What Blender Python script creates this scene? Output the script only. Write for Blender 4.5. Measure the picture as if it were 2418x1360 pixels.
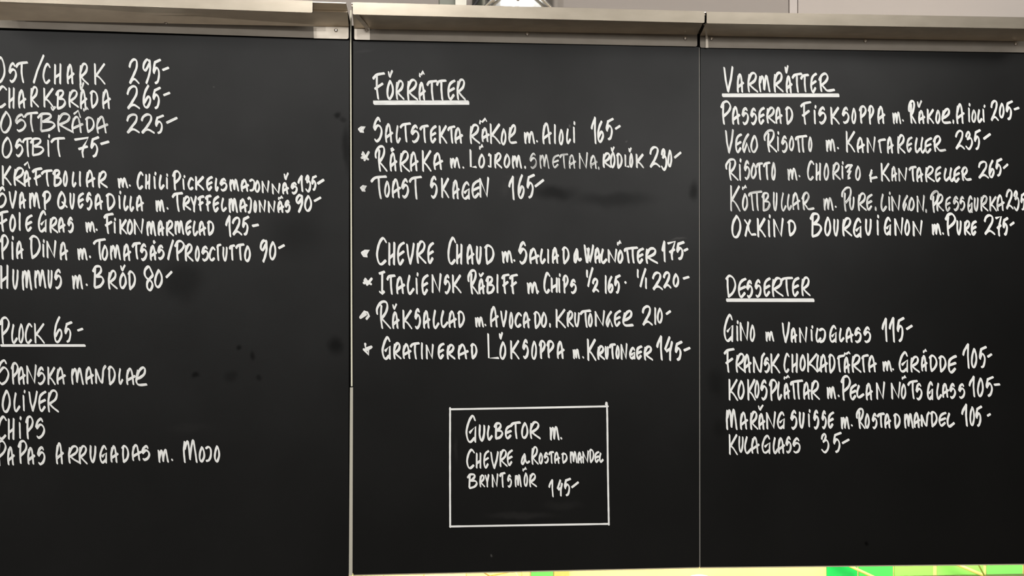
import bpy, bmesh, math, random
from mathutils import Vector

# ---------------------------------------------------------------- camera, world, lights, exposure
for o in list(bpy.data.objects): bpy.data.objects.remove(o)
SC = bpy.context.scene
COL = SC.collection
W, H = 2418, 1360
F = 2600.0                       # focal length in photo pixels
HOR = 817.0                      # horizon row of the photo
TH = math.atan(F / 32291.0)      # the camera is turned a little to the right of the wall normal
DIST = 3.12
CAMZ = 1.60
CAM = Vector((-DIST*math.sin(TH), -DIST*math.cos(TH), CAMZ))
cam_d = bpy.data.cameras.new('camera'); cam = bpy.data.objects.new('camera', cam_d); COL.objects.link(cam)
cam.location = CAM
cam.rotation_euler = (math.pi/2, 0, -TH)
cam_d.sensor_width = 36; cam_d.lens = F/W*36
cam_d.shift_y = (HOR - H/2)/W
cam_d.clip_start = 0.05
SC.camera = cam

SC.view_settings.view_transform = 'Standard'
SC.view_settings.look = 'None'
SC.view_settings.gamma = 1
SC.view_settings.use_curve_mapping = False
SC.view_settings.exposure = 0.38

wd = bpy.data.worlds.new('room_light'); SC.world = wd; wd.use_nodes = True
wd.node_tree.nodes['Background'].inputs[0].default_value = (1.0, 0.94, 0.87, 1)
wd.node_tree.nodes['Background'].inputs[1].default_value = 0.14

def area(name, loc, target, sx, sy, power, color=(1, .98, .95), spread=180):
    l = bpy.data.lights.new(name, 'AREA'); l.shape = 'RECTANGLE'; l.size = sx; l.size_y = sy
    l.energy = power; l.color = color; l.spread = math.radians(spread)
    o = bpy.data.objects.new(name, l); COL.objects.link(o); o.location = loc
    o.rotation_euler = (Vector(target)-Vector(loc)).to_track_quat('-Z', 'Y').to_euler()
    return o
# ceiling spots in front of the wall (the small ones draw the streaks on the steel), a broad one high on the left
area('ceiling_lamp_light', (-0.56, -3.0, 3.50), (-.2, 0, 1.6), .12, .12, 9)
area('ceiling_lamp_light', (-2.45, -3.0, 3.50), (-.6, 0, 1.6), .14, .14, 5)
# lamps down the hall and an added fill panel, low enough to reach under the shelf lips
area('hall_lamp_light', (-4.9, -19.0, 5.6), (0, 0, 2), .30, .30, 330)
area('hall_lamp_light', (-9.6, -16.5, 5.2), (0, 0, 2), .30, .30, 200)
area('ceiling_panel_light', (-1.9, -1.6, 3.65), (-1.0, 0, 1.9), 1.8, .8, 21)
area('hall_fill_light', (1.7, -6.2, 3.25), (.8, 0, 1.7), 3.2, 1.0, 85)  # made-up soft panel that lightens the steel back plates
area('ceiling_panel_light', (1.8, -1.9, 3.6), (.8, 0, 1.7), 1.6, .8, 27)
area('shelf_tube_light', (.55, .075, 1.600-.615), (.55, .15, .9), 2.2, .03, 3.2, (1, .86, .5))

# ---------------------------------------------------------------- helpers
R_ = Vector((math.cos(TH), -math.sin(TH), 0)); FW = Vector((math.sin(TH), math.cos(TH), 0))
def U(px, py, y=0.0):
    """point of the plane y=const (the wall is y=0, metres) that shows at photo pixel px,py"""
    d = R_*((px-W/2)/F) + FW + Vector((0, 0, 1))*((HOR-py)/F)
    return CAM + d*((y-CAM.y)/d.y)

MATS = {}
def mat(name, col, rough=.5, metal=0., spec=.5, emis=None, estr=0., aniso=0.):
    if name in MATS: return MATS[name]
    m = bpy.data.materials.new(name); m.use_nodes = True
    b = m.node_tree.nodes['Principled BSDF']
    b.inputs['Base Color'].default_value = (*col, 1); b.inputs['Roughness'].default_value = rough
    b.inputs['Metallic'].default_value = metal; b.inputs['Specular IOR Level'].default_value = spec
    if emis: b.inputs['Emission Color'].default_value = (*emis, 1); b.inputs['Emission Strength'].default_value = estr
    if aniso: b.inputs['Anisotropic'].default_value = aniso
    MATS[name] = m
    return m
def nd(m, t, **kw):
    n = m.node_tree.nodes.new(t)
    for k, v in kw.items(): setattr(n, k, v)
    return n
def lk(m, a, b): m.node_tree.links.new(a, b)
def noisy(m, scale, amount, vscale=(1, 1, 1), rough=0., detail=4, dark=(0, 0, 0)):
    """mottle the base colour (and roughness) with object-space noise"""
    b = m.node_tree.nodes['Principled BSDF']; base = tuple(b.inputs['Base Color'].default_value)
    tc = nd(m, 'ShaderNodeTexCoord'); mp = nd(m, 'ShaderNodeMapping'); mp.inputs['Scale'].default_value = vscale
    nz = nd(m, 'ShaderNodeTexNoise'); nz.inputs['Scale'].default_value = scale; nz.inputs['Detail'].default_value = detail
    lk(m, tc.outputs['Object'], mp.inputs[0]); lk(m, mp.outputs[0], nz.inputs['Vector'])
    mx = nd(m, 'ShaderNodeMix', data_type='RGBA')
    mr = nd(m, 'ShaderNodeMapRange'); mr.inputs[1].default_value = .35; mr.inputs[2].default_value = .7
    mr.inputs[3].default_value = 0; mr.inputs[4].default_value = amount
    lk(m, nz.outputs['Fac'], mr.inputs[0]); lk(m, mr.outputs[0], mx.inputs[0])
    mx.inputs[6].default_value = base; mx.inputs[7].default_value = (*dark, 1)
    lk(m, mx.outputs[2], b.inputs['Base Color'])
    if rough:
        r0 = b.inputs['Roughness'].default_value
        m2 = nd(m, 'ShaderNodeMapRange'); m2.inputs[1].default_value = .3; m2.inputs[2].default_value = .7
        m2.inputs[3].default_value = r0-rough; m2.inputs[4].default_value = r0+rough
        lk(m, nz.outputs['Fac'], m2.inputs[0]); lk(m, m2.outputs[0], b.inputs['Roughness'])
    return m

def link(name, bm, m, parent=None, smooth=False, uvproj=False):
    if uvproj:
        uv = bm.loops.layers.uv.new('UVMap')
        for f in bm.faces:
            for l in f.loops: l[uv].uv = (l.vert.co.x, l.vert.co.z + l.vert.co.y)
    bmesh.ops.recalc_face_normals(bm, faces=bm.faces)
    me = bpy.data.meshes.new(name); bm.to_mesh(me); bm.free()
    if smooth:
        for p in me.polygons: p.use_smooth = True
        try: me.set_sharp_from_angle(angle=math.radians(40))
        except Exception: pass
    me.materials.append(m)
    o = bpy.data.objects.new(name, me); COL.objects.link(o)
    if parent: o.parent = parent; o.matrix_parent_inverse.identity(); 
    return o
def put(name, bm, m, parent=None, **kw):
    """world-space bmesh -> object; parents here are all unrotated empties, so shift into their space"""
    if parent is not None:
        off = Vector(); p = parent
        while p is not None: off += p.location; p = p.parent
        for v in bm.verts: v.co -= off
    return link(name, bm, m, parent, **kw)
def thing(name, label, cat, loc, group=None):
    o = bpy.data.objects.new(name, None); COL.objects.link(o); o.location = loc; o.empty_display_size = .05
    o['label'] = label; o['category'] = cat
    if group: o['group'] = group
    return o
def tag(o, label, cat, group=None):
    o['label'] = label; o['category'] = cat
    if group: o['group'] = group
    return o
def struct(name, bm, m, **kw):
    o = put(name, bm, m, **kw); o['kind'] = 'structure'; return o

def box(bm, x0, x1, y0, y1, z0, z1, bev=0.):
    vs = [bm.verts.new((x, y, z)) for x in (x0, x1) for y in (y0, y1) for z in (z0, z1)]
    fs = [(0,1,3,2), (4,6,7,5), (0,4,5,1), (2,3,7,6), (0,2,6,4), (1,5,7,3)]
    nf = [bm.faces.new([vs[i] for i in f]) for f in fs]
    if bev:
        es = list({e for f in nf for e in f.edges})
        bmesh.ops.bevel(bm, geom=es, offset=bev, segments=2, affect='EDGES', profile=.6)
    return bm
def extrude_x(bm, prof, xa, xb, dza=0., dzb=0.):
    """closed (y,z) profile swept along x; ends may sit dza/dzb higher (a slightly tilted unit)"""
    a = [bm.verts.new((xa, y, z+dza)) for y, z in prof]; b = [bm.verts.new((xb, y, z+dzb)) for y, z in prof]
    n = len(prof)
    for i in range(n): bm.faces.new((a[i], a[(i+1) % n], b[(i+1) % n], b[i]))
    bm.faces.new(a[::-1]); bm.faces.new(b)
def slab(bm, pts, y0, y1):
    """(x,z) outline given depth from y0 to y1"""
    a = [bm.verts.new((x, y0, z)) for x, z in pts]; b = [bm.verts.new((x, y1, z)) for x, z in pts]
    n = len(pts)
    for i in range(n): bm.faces.new((a[i], a[(i+1) % n], b[(i+1) % n], b[i]))
    bm.faces.new(a[::-1]); bm.faces.new(b)
def rounded(quad, radii, seg=5):
    """quad of (x,z) corners, a radius for each"""
    out = []
    for i in range(4):
        p = Vector(quad[i]); a = Vector(quad[i-1]); b = Vector(quad[(i+1) % 4]); r = radii[i]
        if r <= 0: out.append(tuple(p)); continue
        u = (a-p).normalized()*r; v = (b-p).normalized()*r
        for k in range(seg+1):
            t = k/seg; out.append(tuple(p + u*(1-t)**2 + v*t**2))
    return out
def lathe(bm, prof, c, axis='z', seg=24):
    """(r, h) profile turned about an axis through c"""
    rings = []
    for r, h in prof:
        ring = []
        for k in range(seg):
            a = 2*math.pi*k/seg; x, y = r*math.cos(a), r*math.sin(a)
            co = (c[0]+x, c[1]+y, c[2]+h) if axis == 'z' else (c[0]+x, c[1]-h, c[2]+y)
            ring.append(bm.verts.new(co))
        rings.append(ring)
    for i in range(len(rings)-1):
        for k in range(seg):
            bm.faces.new((rings[i][k], rings[i][(k+1) % seg], rings[i+1][(k+1) % seg], rings[i+1][k]))
    bm.faces.new(rings[0]); bm.faces.new(rings[-1][::-1])
def tube(bm, pts, r, seg=8):
    pts = [Vector(p) for p in pts]; rings = []
    for i, p in enumerate(pts):
        d = (pts[min(i+1, len(pts)-1)] - pts[max(i-1, 0)]).normalized()
        u = d.cross(Vector((0, 1, 0.01))).normalized(); v = d.cross(u).normalized()
        rings.append([bm.verts.new(p + (u*math.cos(2*math.pi*k/seg) + v*math.sin(2*math.pi*k/seg))*r) for k in range(seg)])
    for i in range(len(rings)-1):
        for k in range(seg):
            bm.faces.new((rings[i][k], rings[i][(k+1) % seg], rings[i+1][(k+1) % seg], rings[i+1][k]))
    bm.faces.new(rings[0]); bm.faces.new(rings[-1][::-1])

# ---------------------------------------------------------------- materials
def steel(name, col, rough, aniso, mott=.20):
    m = mat(name, col, rough, 1.0, aniso=aniso)
    noisy(m, 22, mott, (.8, 2, 2.2), rough=0, detail=5, dark=(col[0]*.45, col[1]*.42, col[2]*.38))
    t = nd(m, 'ShaderNodeTangent', direction_type='UV_MAP'); t.uv_map = 'UVMap'
    lk(m, t.outputs[0], m.node_tree.nodes['Principled BSDF'].inputs['Tangent'])
    return m
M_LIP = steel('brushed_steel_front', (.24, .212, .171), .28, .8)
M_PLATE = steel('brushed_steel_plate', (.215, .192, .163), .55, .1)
M_UNDER = steel('brightened_steel_underside', (.90, .80, .66), .45, .1)  # same steel as lip and plate, base brightened to paint in missing light
M_LIP.node_tree.nodes['Principled BSDF'].inputs['Anisotropic Rotation'].default_value = .0
M_POT = mat('polished_steel', (.72, .72, .70), .22, 1.0)
M_SCREW = mat('screw_steel', (.55, .5, .44), .3, 1.0)
M_WALL = noisy(mat('painted_wall', (.325, .288, .262), .65), 2.2, .10, dark=(.27, .235, .21))
M_DARK = mat('dark_backing', (.006, .005, .005), .9, spec=.1)
M_CREAM = mat('cream_joint', (.72, .70, .56), .55)
M_GREYJ = mat('grey_joint', (.22, .21, .19), .6)
M_EDGE = mat('board_edge_strip', (.45, .40, .28), .4)
M_FLOOR = noisy(mat('floor_tile_grey', (.42, .38, .34), .5), 3, .2)

def board_material(name, stains):
    """near-black satin board; stains = (x, z, rx, rz, kind, strength): wiped patches lose sheen, chalk film adds grey"""
    m = bpy.data.materials.new(name); m.use_nodes = True
    b = m.node_tree.nodes['Principled BSDF']
    tc = nd(m, 'ShaderNodeNewGeometry')
    nz = nd(m, 'ShaderNodeTexNoise'); nz.inputs['Scale'].default_value = 14; nz.inputs['Detail'].default_value = 3
    lk(m, tc.outputs['Position'], nz.inputs['Vector'])
    sub = nd(m, 'ShaderNodeVectorMath', operation='SUBTRACT'); sub.inputs[1].default_value = (.5, .5, .5)
    lk(m, nz.outputs['Color'], sub.inputs[0])
    sc = nd(m, 'ShaderNodeVectorMath', operation='SCALE'); sc.inputs['Scale'].default_value = .035
    lk(m, sub.outputs[0], sc.inputs[0])
    pos = nd(m, 'ShaderNodeVectorMath', operation='ADD'); lk(m, tc.outputs['Position'], pos.inputs[0]); lk(m, sc.outputs[0], pos.inputs[1])
    acc = {'wet': None, 'film': None}
    for (x, z, rx, rz, kind, s) in stains:
        a = nd(m, 'ShaderNodeVectorMath', operation='SUBTRACT'); a.inputs[1].default_value = (x, 0, z); lk(m, pos.outputs[0], a.inputs[0])
        c = nd(m, 'ShaderNodeVectorMath', operation='MULTIPLY'); c.inputs[1].default_value = (1/rx, 0, 1/rz); lk(m, a.outputs[0], c.inputs[0])
        l = nd(m, 'ShaderNodeVectorMath', operation='LENGTH'); lk(m, c.outputs[0], l.inputs[0])
        r = nd(m, 'ShaderNodeMapRange', interpolation_type='SMOOTHSTEP'); r.inputs[1].default_value = 1.25; r.inputs[2].default_value = .2
        r.inputs[3].default_value = 0; r.inputs[4].default_value = s; lk(m, l.outputs['Value'], r.inputs[0])
        out = r.outputs[0]
        if acc[kind] is not None:
            q = nd(m, 'ShaderNodeMath', operation='MAXIMUM'); lk(m, acc[kind], q.inputs[0]); lk(m, out, q.inputs[1]); out = q.outputs[0]
        acc[kind] = out
    # broad wiping marks
    n2 = nd(m, 'ShaderNodeTexNoise'); n2.inputs['Scale'].default_value = 2.6; n2.inputs['Detail'].default_value = 5
    lk(m, tc.outputs['Position'], n2.inputs['Vector'])
    v = nd(m, 'ShaderNodeMapRange'); v.inputs[1].default_value = .3; v.inputs[2].default_value = .7
    v.inputs[3].default_value = .17; v.inputs[4].default_value = .235
    lk(m, n2.outputs['Fac'], v.inputs[0])
    spec = v.outputs[0]
    if acc['wet'] is not None:
        inv = nd(m, 'ShaderNodeMath', operation='SUBTRACT'); inv.inputs[0].default_value = 1; lk(m, acc['wet'], inv.inputs[1])
        mu = nd(m, 'ShaderNodeMath', operation='MULTIPLY'); lk(m, spec, mu.inputs[0]); lk(m, inv.outputs[0], mu.inputs[1]); spec = mu.outputs[0]
    lk(m, spec, b.inputs['Specular IOR Level'])
    b.inputs['Base Color'].default_value = (.0019, .0020, .0018, 1)
    if acc['film'] is not None:
        mx = nd(m, 'ShaderNodeMix', data_type='RGBA'); lk(m, acc['film'], mx.inputs[0])
        mx.inputs[6].default_value = (.0019, .0020, .0018, 1); mx.inputs[7].default_value = (.06, .058, .055, 1)
        lk(m, mx.outputs[2], b.inputs['Base Color'])
    b.inputs['Roughness'].default_value = .38
    bp = nd(m, 'ShaderNodeBump'); bp.inputs['Strength'].default_value = .12; bp.inputs['Distance'].default_value = .0005
    n3 = nd(m, 'ShaderNodeTexNoise'); n3.inputs['Scale'].default_value = 300; lk(m, tc.outputs['Position'], n3.inputs['Vector'])
    lk(m, n3.outputs['Fac'], bp.inputs['Height']); lk(m, bp.outputs[0], b.inputs['Normal'])
    return m

def ink_material():
    """white chalk-marker paint: streaks run along each stroke; attribute 'wear' says how thin the paint is"""
    m = bpy.data.materials.new('white_marker_paint'); m.use_nodes = True
    b = m.node_tree.nodes['Principled BSDF']
    uv = nd(m, 'ShaderNodeUVMap'); uv.uv_map = 'UVMap'
    mp = nd(m, 'ShaderNodeMapping'); mp.inputs['Scale'].default_value = (28, 330, 1); lk(m, uv.outputs[0], mp.inputs[0])
    nz = nd(m, 'ShaderNodeTexNoise'); nz.inputs['Scale'].default_value = 1; nz.inputs['Detail'].default_value = 3; lk(m, mp.outputs[0], nz.inputs['Vector'])
    at = nd(m, 'ShaderNodeAttribute'); at.attribute_name = 'wear'
    r = nd(m, 'ShaderNodeMapRange'); r.inputs[1].default_value = .42; r.inputs[2].default_value = .68; r.inputs[3].default_value = 0; r.inputs[4].default_value = 1
    lk(m, nz.outputs['Fac'], r.inputs[0])
    mu = nd(m, 'ShaderNodeMath', operation='MULTIPLY'); lk(m, r.outputs[0], mu.inputs[0]); lk(m, at.outputs['Fac'], mu.inputs[1])
    mx = nd(m, 'ShaderNodeMix', data_type='RGBA'); lk(m, mu.outputs[0], mx.inputs[0])
    mx.inputs[6].default_value = (.92, .93, .91, 1); mx.inputs[7].default_value = (.26, .26, .255, 1)
    lk(m, mx.outputs[2], b.inputs['Base Color']); b.inputs['Roughness'].default_value = .75; b.inputs['Specular IOR Level'].default_value = .2
    return m
M_INK = ink_material()

# ---------------------------------------------------------------- the setting
ZT = U(1200, 60).z
XL, XR = -1.75, 1.85
# upper wall behind the shelves, in two sheets that meet at a joint; header wall that carries the boards; tiled wall below
YW = .32
xj = U(1862, 0, YW).x; xj2 = U(1884, 0, YW).x
bm = bmesh.new(); box(bm, -5, xj, YW, YW+.1, 2.3, 3.7); struct('wall_back', bm, M_WALL)
bm = bmesh.new(); box(bm, xj2, 5, YW-.002, YW+.1, 2.3, 3.7); struct('wall_right', bm, noisy(mat('painted_wall_sheet', (.475, .425, .39), .65), 2.2, .10, dark=(.39, .35, .32)))
bm = bmesh.new(); box(bm, xj+.0015, xj2-.004, YW-.006, YW+.1, 2.3, 3.7); struct('trim_1', bm, mat('light_cover_strip', (.50, .45, .42), .5))
bm = bmesh.new(); box(bm, xj2-.004, xj2, YW+.02, YW+.1, 2.3, 3.7); struct('trim_2', bm, M_DARK)
bm = bmesh.new(); box(bm, -1.75, 1.85, .016, .10, U(1200, 1330).z+.03, U(0, 20).z-.02); struct('wall_front', bm, M_DARK)  # near-black colour paints the shadow gap along the board tops
# the rest of the room, behind the camera
bm = bmesh.new(); box(bm, -13, 13, -22, .5, -.05, 0); struct('floor', bm, M_FLOOR)
bm = bmesh.new(); box(bm, -5, 5, -3.7, .5, 3.7, 3.75); struct('ceiling', bm, mat('ceiling_white', (.80, .77, .72), .8))
bm = bmesh.new(); box(bm, -13, 13, -22.2, -22, 0, 10); struct('wall_rear', bm, mat('hall_rear_wall', (.16, .14, .12), .7))
bm = bmesh.new(); box(bm, -13.2, -13, -22, .5, 0, 10); struct('wall_side_left', bm, mat('hall_side_wall', (.30, .27, .24), .7))
bm = bmesh.new(); box(bm, 13, 13.2, -22, .5, 0, 10); struct('wall_side_right', bm, mat('hall_side_wall', (.30, .27, .24), .7))

bm = bmesh.new(); box(bm, U(818, 0).x, U(840, 0).x, .0145, .0158, U(830, 1358).z+.002, U(830, 90).z); struct('leak_stop', bm, M_DARK)  # added dark strip, keeps tube light from leaking through the board joint
# joints between the boards
def strip(name, pts, y0, y1, m):
    bm = bmesh.new(); slab(bm, [(U(px, py, y0).x, U(px, py, y0).z) for px, py in pts], y0, y1); return struct(name, bm, m)
strip('trim_3', [(826.6, 100), (829.4, 100), (832.4, 912), (828.5, 912)], -.0005, .012, M_CREAM)
strip('trim_4', [(826.6, 915), (833.4, 914.5), (832.2, 1359), (823.8, 1360)], -.003, .012, mat('cream_joint_wide', (.50, .48, .40), .55))
strip('trim_5', [(1650.6, 112), (1652.2, 112), (1653.6, 1338), (1651.6, 1338)], .0005, .012, M_GREYJ)
strip('trim_6', [(827.0, 24), (830.0, 24), (829.4, 100), (826.8, 100)], .004, .02, M_CREAM)

# ---------------------------------------------------------------- writing: a chisel-nib stroke alphabet
def S(*p): return ('s', p)       # smooth curve through the points
def P(*p): return ('p', p)       # straight segments
G = {
 'A': [P((.16,.14),(.04,.6),(.10,1)), S((.10,.38),(.30,.08),(.52,.02),(.70,.36),(.84,1)), P((.10,.76),(1,.48))],
 'B': [P((.20,.10),(.16,.96)), S((0,.24),(.25,.03),(.70,.04),(.72,.24),(.30,.47)), S((.30,.47),(.80,.50),(.98,.68),(.68,.92),(.18,1))],
 'C': [S((.98,.14),(.66,0),(.28,.20),(.03,.60),(.18,.92),(.50,1),(.92,.86))],
 'D': [P((.14,.10),(.14,.60),(.24,.98)), S((0,.14),(.34,0),(.80,.14),(.98,.48),(.74,.80),(.24,1))],
 'E': [S((.98,0),(.50,.10),(.16,.28),(.06,.62),(.18,.92),(.42,1),(.86,.78)), P((.10,.58),(.92,.42))],
 'F': [S((0,.20),(.30,.06),(1,0)), P((.34,.10),(.34,.58),(.44,1)), P((.18,.62),(.86,.42))],
 'G': [S((.88,.16),(.66,0),(.30,.18),(.04,.60),(.16,.92),(.44,1),(.82,.86)), P((.36,.64),(.94,.40),(.90,1))],
 'G2': [S((.80,0),(.40,.26),(.05,.72),(.20,1)), P((.20,1),(.62,.50),(.96,.98))],
 'H': [P((.12,.02),(.10,1)), P((.90,0),(.84,1)), P((.12,.70),(.86,.50))],
 'I': [P((.55,0),(.45,.55),(.55,1))],
 'I2': [P((.02,.08),(.98,.0)), P((.56,.05),(.54,.95)), P((.10,.92),(.50,1),(.92,.90))],
 'i': [P((.34,.27),(.42,.65),(.52,1)), P((.78,0),(.66,.09))],
 'J': [S((0,.10),(.50,0),(.94,.18),(.92,.62),(.62,.92),(.12,1))],
 'J2': [P((.05,.12),(.45,.0),(.92,.04),(.90,1),(.0,.95))],
 'K': [P((.06,0),(.10,1)), P((.94,0),(.14,.60)), S((.14,.56),(.52,.70),(.98,1))],
 'L': [S((.34,0),(.08,.50),(.14,.88),(.40,1),(.98,.74))],
 'L1': [P((.06,0),(.12,.98),(1,.98))],
 'M': [S((.06,.10),(.02,.5),(.08,1)), S((.06,.42),(.20,.16),(.32,.08),(.40,.30),(.48,.88)), S((.48,.86),(.60,.26),(.72,.03),(.82,.30),(1,1))],
 'm': [S((.04,.12),(.08,.55),(.12,1)), S((.12,.70),(.24,.24),(.36,.10),(.44,.34),(.50,.94)), S((.50,.86),(.60,.28),(.74,.03),(.84,.28),(1,1))],
 'N': [P((.0,.06),(.04,1)), P((.0,.08),(.82,.98),(1,0))],
 'N2': [P((.06,.24),(.08,1)), P((.08,.22),(.46,.86)), S((.46,.86),(.66,.98),(.74,.60),(.80,.20),(1,0))],
 'O': [S((.52,0),(.16,.30),(.03,.70),(.24,.98),(.60,.96),(.92,.66),(.88,.30),(.60,.02),(.48,.02))],
 'P': [P((.24,.10),(.20,.6),(.28,1)), S((0,.26),(.24,.04),(.66,0),(.98,.20),(.80,.44),(.24,.66))],
 'P2': [P((.34,.26),(.30,.6),(.40,1)), S((.02,.38),(.10,.20),(.50,.02),(.88,.02),(.96,.22),(.80,.46),(.40,.66))],
 'Q': [S((.42,0),(.12,.34),(.03,.76),(.24,1),(.62,.88),(.80,.46),(.62,.14),(.42,0)), P((.52,.66),(1,.92))],
 'R': [P((.12,.12),(.04,.6),(.10,1)), S((.08,.40),(.34,.06),(.66,0),(.86,.16),(.70,.42),(.14,.64)), S((.14,.62),(.50,.80),(.98,1))],
 'R2': [P((.36,.16),(.32,.6),(.42,1)), S((.04,.46),(.04,.26),(.34,.03),(.70,.02),(.80,.20),(.66,.44),(.34,.66)), S((.36,.64),(.66,.80),(1,1))],
 'R3': [P((.20,.18),(.08,.56)), S((.06,.66),(.34,.18),(.68,0),(.86,.10),(.78,.38),(.40,.58),(.08,.68),(.10,.88),(.34,1),(1,.97))],
 'R4': [P((.10,.20),(.08,.6),(.14,.98)), S((.0,.36),(.18,.08),(.42,.0),(.56,.20),(.44,.44),(.14,.66)), S((.16,.62),(.36,.82),(.56,.97),(1,.92))],
 'S': [S((.76,.12),(.60,.0),(.26,.14),(.06,.42)), P((.06,.44),(.16,.50)), S((.14,.50),(.50,.32),(.84,.40),(.96,.62),(.76,.88),(.38,1),(.22,.94))],
 'T': [S((0,.22),(.26,.06),(1,0)), P((.50,.08),(.52,.55),(.62,1))],
 'T2': [S((0,.20),(.24,.06),(1,0)), P((.14,.14),(.20,.60),(.34,1))],
 'TT': [S((0,.22),(.16,.08),(.98,0)), P((.20,.14),(.26,.60),(.32,1)), P((.62,.08),(.64,.6),(.70,1))],
 'U': [S((.10,0),(.06,.60),(.32,1),(.62,.90),(.84,.50),(.90,.02))],
 'V': [P((.02,.04),(.18,.55),(.46,1)), P((.46,1),(.80,.50),(.98,0))],
 'W': [P((.02,0),(.14,.60),(.28,1),(.46,.16)), P((.34,.2),(.50,.62),(.60,.98),(.84,.40),(.98,0))],
 'X': [P((0,.06),(.30,.36),(.38,.70),(.62,.94),(1,.92)), P((.50,.06),(.20,.50),(.06,1))],
 'Y': [P((.04,.06),(.46,.56)), P((.96,0),(.56,.60),(.56,1))],
 'Z': [S((0,.20),(.36,.04),(.96,.02)), P((.92,.04),(.40,.46)), P((.28,.50),(.80,.42),(.40,.80),(.36,1),(.62,.90))],
 '0': None,
 '1': [S((0,.44),(.16,.28),(.56,.08),(.74,0)), P((.74,.0),(.70,.5),(.84,1))],
 '2': [S((0,.32),(.14,.12),(.46,0),(.76,.08),(.74,.34),(.42,.66),(.06,.96)), S((.08,.97),(.30,.84),(.60,.82),(.98,.96))],
 '3': [S((.02,.26),(.14,.10),(.44,0),(.60,.12),(.46,.30),(.24,.42)), S((.26,.40),(.70,.34),(.96,.56),(.84,.84),(.46,1),(.08,.86))],
 '4': [P((.64,0),(.04,.54),(.20,.62),(.70,.50)), P((.98,.22),(.74,.60),(.72,1))],
 '5': [P((.28,.12),(1,0)), P((.28,.12),(.10,.44),(.14,.56)), S((.14,.54),(.46,.34),(.76,.44),(.84,.66),(.66,.92),(.38,1))],
 '6': [S((.66,0),(.24,.30),(.03,.68),(.20,.96),(.54,.98),(.90,.74),(.84,.54),(.56,.52),(.14,.76))],
 '7': [P((0,.10),(.96,0),(.60,.45),(.50,.75),(.56,1)), P((.26,.60),(.84,.46))],
 '8': [S((.74,.16),(.50,0),(.14,.12),(.05,.34),(.30,.50),(.74,.60),(.92,.78),(.66,1),(.36,.90),(.34,.68),(.66,.50),(.94,.36),(.70,.14))],
 '9': [S((.84,.10),(.54,0),(.14,.16),(.06,.38),(.36,.46),(.84,.20)), S((.90,.04),(.94,.44),(.70,.76),(.44,1))],
 '-': [P((.02,1),(.98,0))], '/': [P((.98,0),(.4,.55),(.06,1))],
 '.': [P((.35,.65),(.65,.35))], ',': [P((.70,0),(.35,1))],
 '&': [S((.42,0),(.12,.42),(.04,.86),(.18,1),(.36,.70),(.50,.10),(.50,.50),(.70,.86),(1,.74))],
 '&2': [P((.20,1),(.14,.4),(.30,.0)), P((.12,.74),(.98,.62)), P((.06,.5),(.3,.2))],
 'v': [S((.04,.20),(.14,.66),(.34,.96),(.58,.56),(.94,.0))],
 '^': [P((.02,.52),(.66,.02),(.96,1))],
 'w': [P((.04,.92),(.10,.42),(.36,.66),(.86,.04),(.96,.46))],
 'o': [P((.2,.9),(.1,.3),(.6,.05),(.9,.35),(.4,.75))],
 '*': [P((.06,.45),(.5,.12),(.96,.0),(.62,.55),(.72,.96),(.30,.90),(.10,.50)), P((.25,.5),(.6,.6))],
 '*2': [P((.12,.30),(.85,.88)), P((.94,.0),(.40,.98)), P((.04,.72),(.62,.48)), P((.22,.05),(.45,.5))],
 '*3': [P((.02,.80),(.50,.10),(.80,.20),(.95,.60),(.70,.95)), P((.02,.82),(.62,.42))],
 '*4': [P((.22,.04),(.26,.45),(.96,.30)), P((.06,.55),(.60,.60),(.62,1),(.12,.60)), P((.30,.6),(.85,.4))],
 '_': [P((0,.5),(1,.5)), P((0,0),(1,0)), P((0,1),(1,1))],
}
G['0'] = G['O']; G['s'] = G['S']

def smooth(pts, n=6):
    out = []
    for i in range(len(pts)-1):
        p0 = pts[max(i-1, 0)]; p1 = pts[i]; p2 = pts[i+1]; p3 = pts[min(i+2, len(pts)-1)]
        for k in range(n):
            t = k/n; t2 = t*t; t3 = t2*t
            out.append(tuple(.5*(2*p1[j] + (p2[j]-p0[j])*t + (2*p0[j]-5*p1[j]+4*p2[j]-p3[j])*t2 + (3*p1[j]-p0[j]-3*p2[j]+p3[j])*t3) for j in (0, 1)))
    out.append(tuple(pts[-1])); return out
NIB_A = math.radians(58)          # long axis of the nib leans like a backslash (image y is down)
NU = (math.cos(NIB_A), math.sin(NIB_A)); NV = (-NU[1], NU[0])
def nib_support(n, a, b):
    nu = n[0]*NU[0]+n[1]*NU[1]; nv = n[0]*NV[0]+n[1]*NV[1]
    h = math.sqrt((a*nu)**2 + (b*nv)**2) or 1e-9
    return ((a*a*nu*NU[0] + b*b*nv*NV[0])/h, (a*a*nu*NU[1] + b*b*nv*NV[1])/h)

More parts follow.
